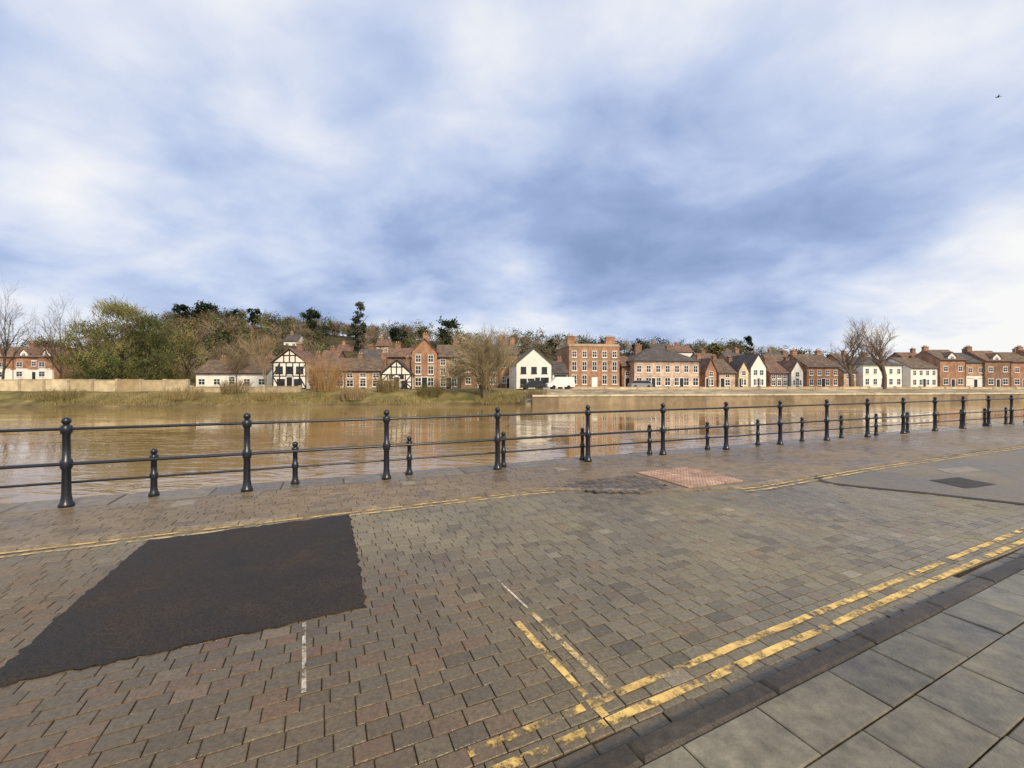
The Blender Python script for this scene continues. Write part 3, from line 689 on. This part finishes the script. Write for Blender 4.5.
BR=((.085,.065,.05),(.135,.10,.072))
bare_tree(2,84,274,'tall bare tree at the far left edge above the brick terrace',11,4,BR,wpx=50)
bare_tree(60,88,291,'second tall bare tree from the left edge, right of the brick terrace',12,4,BR,wpx=44)
bare_tree(-40,80,285,'bare tree left of the brick terrace beyond the frame edge',13,4,BR)
ol=((.065,.068,.022),(.21,.205,.075)); kw=dict(ls=.17,twigs=True)
leafy_tree(88,76,322,'olive green tree directly right of the second bare tree',21,42,*ol,clumps=60,per=75,crown0=.05,**kw)
leafy_tree(120,74,303,'tallest olive green riverside tree on the left bank',22,56,(.09,.09,.032),(.28,.265,.11),clumps=85,per=75,crown0=.08,**kw)
leafy_tree(152,75,316,'dark olive ivy clad tree right of the tallest olive tree',23,44,(.035,.045,.016),(.12,.135,.042),clumps=60,per=75,crown0=.05,**kw)
leafy_tree(184,78,334,'yellowish olive tree above the end of the cream wall',24,38,(.09,.08,.028),(.26,.23,.095),clumps=45,per=75,crown0=.05,**kw)
leafy_tree(100,68,354,'dark green bush in front of the tallest olive tree',25,40,(.028,.04,.014),(.09,.11,.036),clumps=40,per=50,ls=.18,crown0=.0,cat='bush',name='bush')
leafy_tree(150,68,357,'dark olive bush behind the right half of the cream wall',26,44,(.04,.045,.016),(.12,.12,.042),clumps=40,per=50,ls=.18,crown0=.0,cat='bush',name='bush')
bare_tree(139,80,308,'pale bare tree rising among the olive trees',27,4,((.14,.115,.08),(.24,.19,.12)))
bare_tree(218,84,336,'brown bare tree between the yellowish olive tree and the cottage range',28,4,((.10,.08,.055),(.18,.135,.09)),wpx=34)
bare_tree(266,66,326,'pale bare tree in front of the timber framed house',31,4,((.24,.18,.11),(.36,.27,.165)),spread=(18,40),wpx=34)
bare_tree(236,72,342,'slim bare tree above the low cream cottage range',33,4,((.14,.105,.07),(.24,.18,.11)))
shrub(326,66,44,42,'orange twigged willow bush in front of the low brick cottages',41,(.32,.20,.09),(.50,.34,.17),320,'willow_bush',.45)
shrub(352,61,40,17,'low tan reeds at the water edge under the orange willow bush',42,(.28,.20,.10),(.44,.34,.19),260,'reed_clump',.6)
shrub(186,59,50,14,'low tan reeds at the water edge under the end of the cream wall',43,(.24,.18,.08),(.38,.30,.15),240,'reed_clump',.6)
shrub(430,64,40,15,'low olive scrub at the water edge under the tall brick house',44,(.12,.10,.04),(.24,.20,.09),240,'scrub',.5)
shrub(268,59.5,40,11,'low tan reeds at the water edge under the timber framed house',45,(.24,.18,.08),(.38,.30,.15),200,'reed_clump',.6)
shrub(536,64,36,11,'low tan reeds at the water edge under the white gabled house',46,(.24,.18,.08),(.38,.30,.15),200,'reed_clump',.6)
shrub(388,65,34,20,'tawny bush on the bank below the small timbered gable cottage',47,(.20,.15,.07),(.36,.28,.15),240,'bush',.45)
shrub(235,62,40,16,'brown scrub on the bank below the low cream cottage range',48,(.16,.12,.06),(.30,.23,.12),220,'scrub',.5)
shrub(60,57.5,60,13,'long brown scrub at the water edge below the left part of the cream wall',49,(.16,.13,.055),(.30,.24,.11),260,'scrub',.5)
wl=((.18,.15,.09),(.38,.32,.195))
bare_tree(485,64,330,'big multi stemmed bare willow on the bank in front of the dark brick house',51,4,wl,stems=9,spread=(16,40),nch=(4,5),minr=.019,trunkf=.5,name='willow_tree',droop=.04,wpx=60,first=.1,lean0=(.05,.4),pct=.997)
bare_tree(456,65,352,'smaller bare willow leaning left beside the big willow',52,4,wl,stems=4,spread=(18,42),nch=(4,5),minr=.018,trunkf=.5,name='willow_tree',droop=.08,wpx=32,first=.12)
dk=((.15,.115,.086),(.25,.19,.143))
bare_tree(852,82,321,'left of the two bare trees on the right far bank',61,4,dk,spread=(20,46),nch=(4,6),wpx=48,trunkf=.46,rscale=1.35,minr=.0125,first=.24,up=.08,pct=.99)
bare_tree(884,82,320,'right and broader of the two bare trees on the right far bank',64,4,dk,spread=(22,48),nch=(4,6),wpx=58,trunkf=.45,rscale=1.35,minr=.0125,first=.24,up=.08,pct=.99)
ev=((.014,.024,.013),(.045,.06,.028))
leafy_tree(182,165,304,'dark pine at the left end of the hill crest',71,14,*ev,clumps=24,per=45,ls=.5,crown0=.45,shape='flat',name='pine_tree')
leafy_tree(206,170,304,'broad dark pine on the highest part of the hill crest',72,26,*ev,clumps=34,per=45,ls=.5,crown0=.45,shape='flat',name='pine_tree')
leafy_tree(232,172,309,'dark pine just right of the broad pine on the crest',73,16,*ev,clumps=24,per=45,ls=.5,crown0=.4,shape='flat',name='pine_tree')
leafy_tree(254,172,309,'slim dark pine on the crest above the low cottage range',74,12,*ev,clumps=22,per=45,ls=.5,crown0=.4,shape='flat',name='pine_tree')
leafy_tree(310,165,310,'dark rounded evergreen on the crest left of the tall column shaped conifer',75,20,*ev,clumps=34,per=50,ls=.5,crown0=.3,name='evergreen_tree')
leafy_tree(359,150,300,'tall grey green column shaped conifer standing above the crest',76,15,(.045,.052,.035),(.11,.115,.075),clumps=60,per=50,ls=.4,crown0=.12,shape='column',name='conifer')
leafy_tree(398,165,328,'dark evergreen right of the tall column shaped conifer',77,18,*ev,clumps=28,per=45,ls=.5,crown0=.3,name='evergreen_tree')
leafy_tree(449,160,319,'dark spreading cedar above the three storey orange brick wing',78,24,*ev,clumps=34,per=50,ls=.5,crown0=.3,shape='flat',name='cedar_tree')
leafy_tree(548,160,340,'dark evergreen above the white gabled house',79,20,*ev,clumps=28,per=45,ls=.5,crown0=.2,name='evergreen_tree')
leafy_tree(640,140,341,'dark evergreen above the narrow link house',80,22,*ev,clumps=28,per=45,ls=.45,crown0=.2,name='evergreen_tree')
leafy_tree(748,135,335,'pointed dark evergreen above the tall narrow white gable house',81,17,*ev,clumps=30,per=45,ls=.42,crown0=.1,shape='cone',name='evergreen_tree')
leafy_tree(715,140,342,'rounded olive tree left of the pointed dark evergreen',82,20,*ol,clumps=28,per=45,ls=.42,crown0=.2)
rng=random.Random(99); b=MB()
def wood_tree(X,Y,H):
    z=hgt(X,Y); r=rng.random(); W=H*rng.uniform(.3,.45)
    s=nz(X,Y,.03,21); r=min(.999,max(0,r+(s-.5)*1.3))
    b.tube((X,Y,z-.3),(X,Y,z+H*.6),H*.02,H*.01,3,(.09,.07,.05))
    if r<.55:
        c=mixc((.105,.082,.056),(.25,.20,.135),rng.random())
        for _ in range(100):
            zz=z+H*rng.uniform(.15,.7); d=Vector((rng.gauss(0,.7),rng.gauss(0,.7),rng.uniform(.3,1.2))).normalized(); L=H*rng.uniform(.2,.4)
            p=Vector((X+rng.gauss(0,W*.3),Y+rng.gauss(0,W*.3),zz)); e=p+d*L; s=d.orthogonal().normalized()*.07
            b.add([tuple(p-s),tuple(p+s),tuple(e)],[(0,1,2)],tuple(v*rng.uniform(.7,1.3) for v in c))
    else:
        if r<.76: c=mixc((.07,.072,.026),(.18,.17,.065),rng.random())
        else: c=mixc((.016,.026,.013),(.042,.055,.026),rng.random())
        for k in range(9):
            c0=Vector((X+rng.gauss(0,W*.4),Y+rng.gauss(0,W*.4),z+H*rng.uniform(.3,.9))); cc=tuple(v*rng.uniform(.75,1.3) for v in c)
            for _ in range(18):
                leafquad(b,c0+Vector((rng.gauss(0,1),rng.gauss(0,1),rng.gauss(0,.8)))*W*.27,.34,rng,tuple(v*rng.uniform(.8,1.2) for v in cc))
cnt=0
while cnt<1200:
    px=rng.uniform(-120,1150); v=40+125*rng.random()**.85
    q=rng.random()
    if q<.28: px=rng.uniform(170,470)
    elif q<.5: px=rng.uniform(500,860); v=rng.uniform(90,165)
    X=ray(px,bank_at(px)+v);Y=bank_at(px)+v
    if px>790 and v<70: continue
    if px<72 and v<75: continue
    if any(q[0]-4<px<q[1]+4 and q[4]-28<Y<q[4]+6 for q in hh): continue
    if any(q[0]-3<px<q[1]+3 and q[4]-12<Y<q[4]+8 for q in br): continue
    wood_tree(X,Y,rng.uniform(5,9)); cnt+=1
tag(b.build('woodland',M['foliage']),'mixed bare and evergreen woodland covering the hillside behind the houses','woodland',kind='stuff')
b=MB()
for _ in range(7000):
    px=rng.uniform(-60,520); v=abs(rng.gauss(0,1.7))+1.7; Yb=bank_at(px)
    X=ray(px,Yb+v);Y=Yb+v
    if nz(X,Y,.22,31)<.45: continue
    z=hgt(X,Y)-.05; L=rng.uniform(.25,.7)*(.5+nz(X,Y,.22,31)); d=Vector((rng.gauss(0,.3),rng.gauss(0,.3),1)).normalized(); s=Vector((.05,0,0)); p=Vector((X,Y,z))
    c=mixc((.14,.125,.045),(.34,.26,.13),rng.random())
    b.add([tuple(p-s),tuple(p+s),tuple(p+d*L)],[(0,1,2)],c)
tag(b.build('bank_grass',M['foliage']),'rough tawny grass along the water edge of the far bank','grass',kind='stuff')

# ------------------------------------------------------------------ parked cars on far quay
def car(px,Y,rz,m,label,van=False):
    X=ray(px,Y);z=hgt(X,Y); t=empty('parked_car',(X,Y,z),R(rz)); tag(t,label,'car')
    bm=MB()
    P1=[(-2.05,.3),(-2.1,.7),(-1.95,.95),(-1.1,1.0),(1.9,.95),(2.05,.7),(2.0,.3)] if not van else [(-2.4,.35),(-2.45,.9),(-1.6,1.2),(2.4,1.25),(2.45,.35)]
    bm.prism_y(P1,-.85,.85)
    roof=[(-.75,1.42),(-.45,1.5),(1.2,1.48),(1.5,1.4)] if not van else [(-1.0,1.95),(-.8,2.05),(2.3,2.05),(2.4,1.9)]
    bm.prism_y(roof,-.66,.66)
    bm.build('body',m,t)
    g_=MB(); P2=[(-1.25,.99),(1.85,.94),(1.45,1.41),(-.7,1.43)] if not van else [(-1.6,1.19),(2.38,1.24),(2.36,1.92),(-1.0,1.96)]
    g_.prism_y(P2,-.72,.72); g_.build('window',M['glass'] if not van else m,t)
    for x in(-1.3,1.3):
        for y in(-.8,.8):
            w_=MB(); w_.tube((x,y-.1,.32),(x,y+.1,.32),.32,.32,14,cap=True); w_.build('wheel',M['rubber'],t)
car(560,72,9,mat('car_white',(.75,.75,.74),rough=.3,var=.03),'white van parked on the far quay before the low white extension',True)
car(533,71,9,mat('car_dark',(.03,.035,.045),rough=.25,var=.03),'dark car parked on the far quay in front of the white gabled house')
car(640,77,9,mat('car_grey',(.25,.26,.28),rough=.3,var=.03),'grey car parked on the far quay before the wide pinkish brick building')

# ------------------------------------------------------------------ bird
Y=30;X=ray(998,Y);Z=zat(97,Y)
body=MB()
body.lathe([(.004,-.2),(.03,-.14),(.055,-.02),(.05,.08),(.03,.13),(.025,.17),(.004,.21)],8)
body.v=[(z,y,x) for x,y,z in body.v]
for s in(-1,1):
    body.add([(-.06,0,.03),(.06,0,.03),(.03,s*.16,.12),(-.05,s*.17,.11),(-.1,s*.33,.08),(-.03,s*.2,.115)],[(0,1,2,3),(3,2,5,4)])
body.add([(-.18,-.02,0),(-.18,.02,0),(-.28,.05,0),(-.28,-.05,0)],[(0,1,2,3)])
body.v=[(x*.72,y*.72,z*.72) for x,y,z in body.v]
o=body.build('bird',M['feather']); o.location=(X,Y,Z); o.rotation_euler=(0,R(-10),R(150))
tag(o,'small dark bird flying in the cloudy sky at upper right','bird')

# ------------------------------------------------------------------ world
W=bpy.data.worlds.new('World');scene.world=W;W.use_nodes=True
N=W.node_tree.nodes;Lk=W.node_tree.links;N.clear()
out=N.new('ShaderNodeOutputWorld')
SUN_EL=34; SUN_AZ=Vector((.5,-.86,0))
sky=N.new('ShaderNodeTexSky');sky.sky_type='NISHITA';sky.sun_disc=False;sky.sun_elevation=R(SUN_EL);sky.sun_rotation=math.atan2(SUN_AZ.x,SUN_AZ.y)
b1=N.new('ShaderNodeBackground');b1.inputs[1].default_value=.1;Lk.new(sky.outputs[0],b1.inputs[0])
tc=N.new('ShaderNodeTexCoord')
def mth(op,a,b=None,c=None):
    n=N.new('ShaderNodeMath');n.operation=op
    for i,v in enumerate((a,b,c)):
        if v is None: continue
        if isinstance(v,(int,float)): n.inputs[i].default_value=v
        else: Lk.new(v,n.inputs[i])
    return n.outputs[0]
nrm=N.new('ShaderNodeVectorMath');nrm.operation='NORMALIZE';Lk.new(tc.outputs['Generated'],nrm.inputs[0])
sep=N.new('ShaderNodeSeparateXYZ');Lk.new(nrm.outputs[0],sep.inputs[0])
den=mth('ADD',mth('MAXIMUM',sep.outputs[2],0.0),.30)
cmb=N.new('ShaderNodeCombineXYZ');Lk.new(mth('DIVIDE',sep.outputs[0],den),cmb.inputs[0]);Lk.new(mth('DIVIDE',sep.outputs[1],den),cmb.inputs[1])
def cnoise(scale,detail,dist,off,rough=.55,sx=.8):
    mp=N.new('ShaderNodeMapping');mp.inputs['Location'].default_value=off;mp.inputs['Rotation'].default_value=(0,0,R(20));mp.inputs['Scale'].default_value=(sx,1,1)
    Lk.new(cmb.outputs[0],mp.inputs[0])
    n=N.new('ShaderNodeTexNoise');n.inputs['Scale'].default_value=scale;n.inputs['Detail'].default_value=detail;n.inputs['Distortion'].default_value=dist;n.inputs['Roughness'].default_value=rough
    Lk.new(mp.outputs[0],n.inputs['Vector']);return n.outputs['Fac']
n1=cnoise(1.4,4,.3,(2.3,1.1,0),.45,.9); n2=cnoise(3.2,6,.3,(7,3,0),.5,.9); n3=cnoise(9,5,.2,(1,8,0),.55,.8)
v=mth('ADD',mth('MULTIPLY',mth('SUBTRACT',n1,.5),1.05),mth('MULTIPLY',mth('SUBTRACT',n2,.5),.95))
v=mth('ADD',v,mth('MULTIPLY',mth('SUBTRACT',n3,.5),.25))
v=mth('ADD',v,.655)
hz=N.new('ShaderNodeMapRange');hz.interpolation_type='SMOOTHSTEP';hz.inputs[1].default_value=.0;hz.inputs[2].default_value=.20;hz.inputs[3].default_value=.22;hz.inputs[4].default_value=0
Lk.new(sep.outputs[2],hz.inputs[0]); v=mth('ADD',v,hz.outputs[0])
for (px,py,rad,amp) in ((200,110,15,.32),(0,200,15,-.22),(350,200,14,-.24),(700,225,16,-.30),(850,250,12,-.30),(640,290,9,-.20),(980,288,9,.30),(1015,322,6,.15),(820,334,7,.16),(900,110,22,.10),(500,10,18,.10),(60,80,13,-.1),(100,285,10,.2),(250,265,10,-.24),(560,170,10,-.10)):
    d=Vector(((px-512)/FPX,1,(384-py)/FPX)).normalized()
    dn=N.new('ShaderNodeVectorMath');dn.operation='DOT_PRODUCT';Lk.new(nrm.outputs[0],dn.inputs[0]);dn.inputs[1].default_value=d
    mr=N.new('ShaderNodeMapRange');mr.interpolation_type='SMOOTHSTEP';mr.inputs[1].default_value=math.cos(R(rad*1.5));mr.inputs[2].default_value=1;mr.inputs[3].default_value=0;mr.inputs[4].default_value=amp
    Lk.new(dn.outputs['Value'],mr.inputs[0]); v=mth('ADD',v,mr.outputs[0])
cr=N.new('ShaderNodeValToRGB');e=cr.color_ramp.elements
e[0].position=0;e[0].color=(.25,.345,.57,1);e[1].position=1;e[1].color=(.98,.98,.97,1)
for p_,c_ in((.3,(.37,.475,.735,1)),(.55,(.56,.655,.875,1)),(.8,(.80,.84,.945,1))):
    q=e.new(p_);q.color=c_
Lk.new(v,cr.inputs[0])
b2=N.new('ShaderNodeBackground');b2.inputs[1].default_value=1.0;Lk.new(cr.outputs[0],b2.inputs[0])
mx=N.new('ShaderNodeMixShader');mx.inputs[0].default_value=.94
Lk.new(b1.outputs[0],mx.inputs[1]);Lk.new(b2.outputs[0],mx.inputs[2]);Lk.new(mx.outputs[0],out.inputs[0])

sl=bpy.data.lights.new('sun','SUN');sl.energy=3.8;sl.angle=R(10);sl.color=(1,.82,.56)
so=bpy.data.objects.new('sun',sl);col.objects.link(so)
dirv=Vector((SUN_AZ.x*math.cos(R(SUN_EL)),SUN_AZ.y*math.cos(R(SUN_EL)),math.sin(R(SUN_EL))))
so.rotation_euler=dirv.to_track_quat('Z','Y').to_euler()

cam=bpy.data.cameras.new('camera');cam.sensor_width=36;cam.lens=FPX/1024*36;cam.clip_end=8000;cam.clip_start=.05
co=bpy.data.objects.new('camera',cam);col.objects.link(co);co.location=(0,0,CAMH);co.rotation_euler=(R(90),0,0)
scene.camera=co
scene.view_settings.view_transform='Standard';scene.view_settings.look='None';scene.view_settings.exposure=0
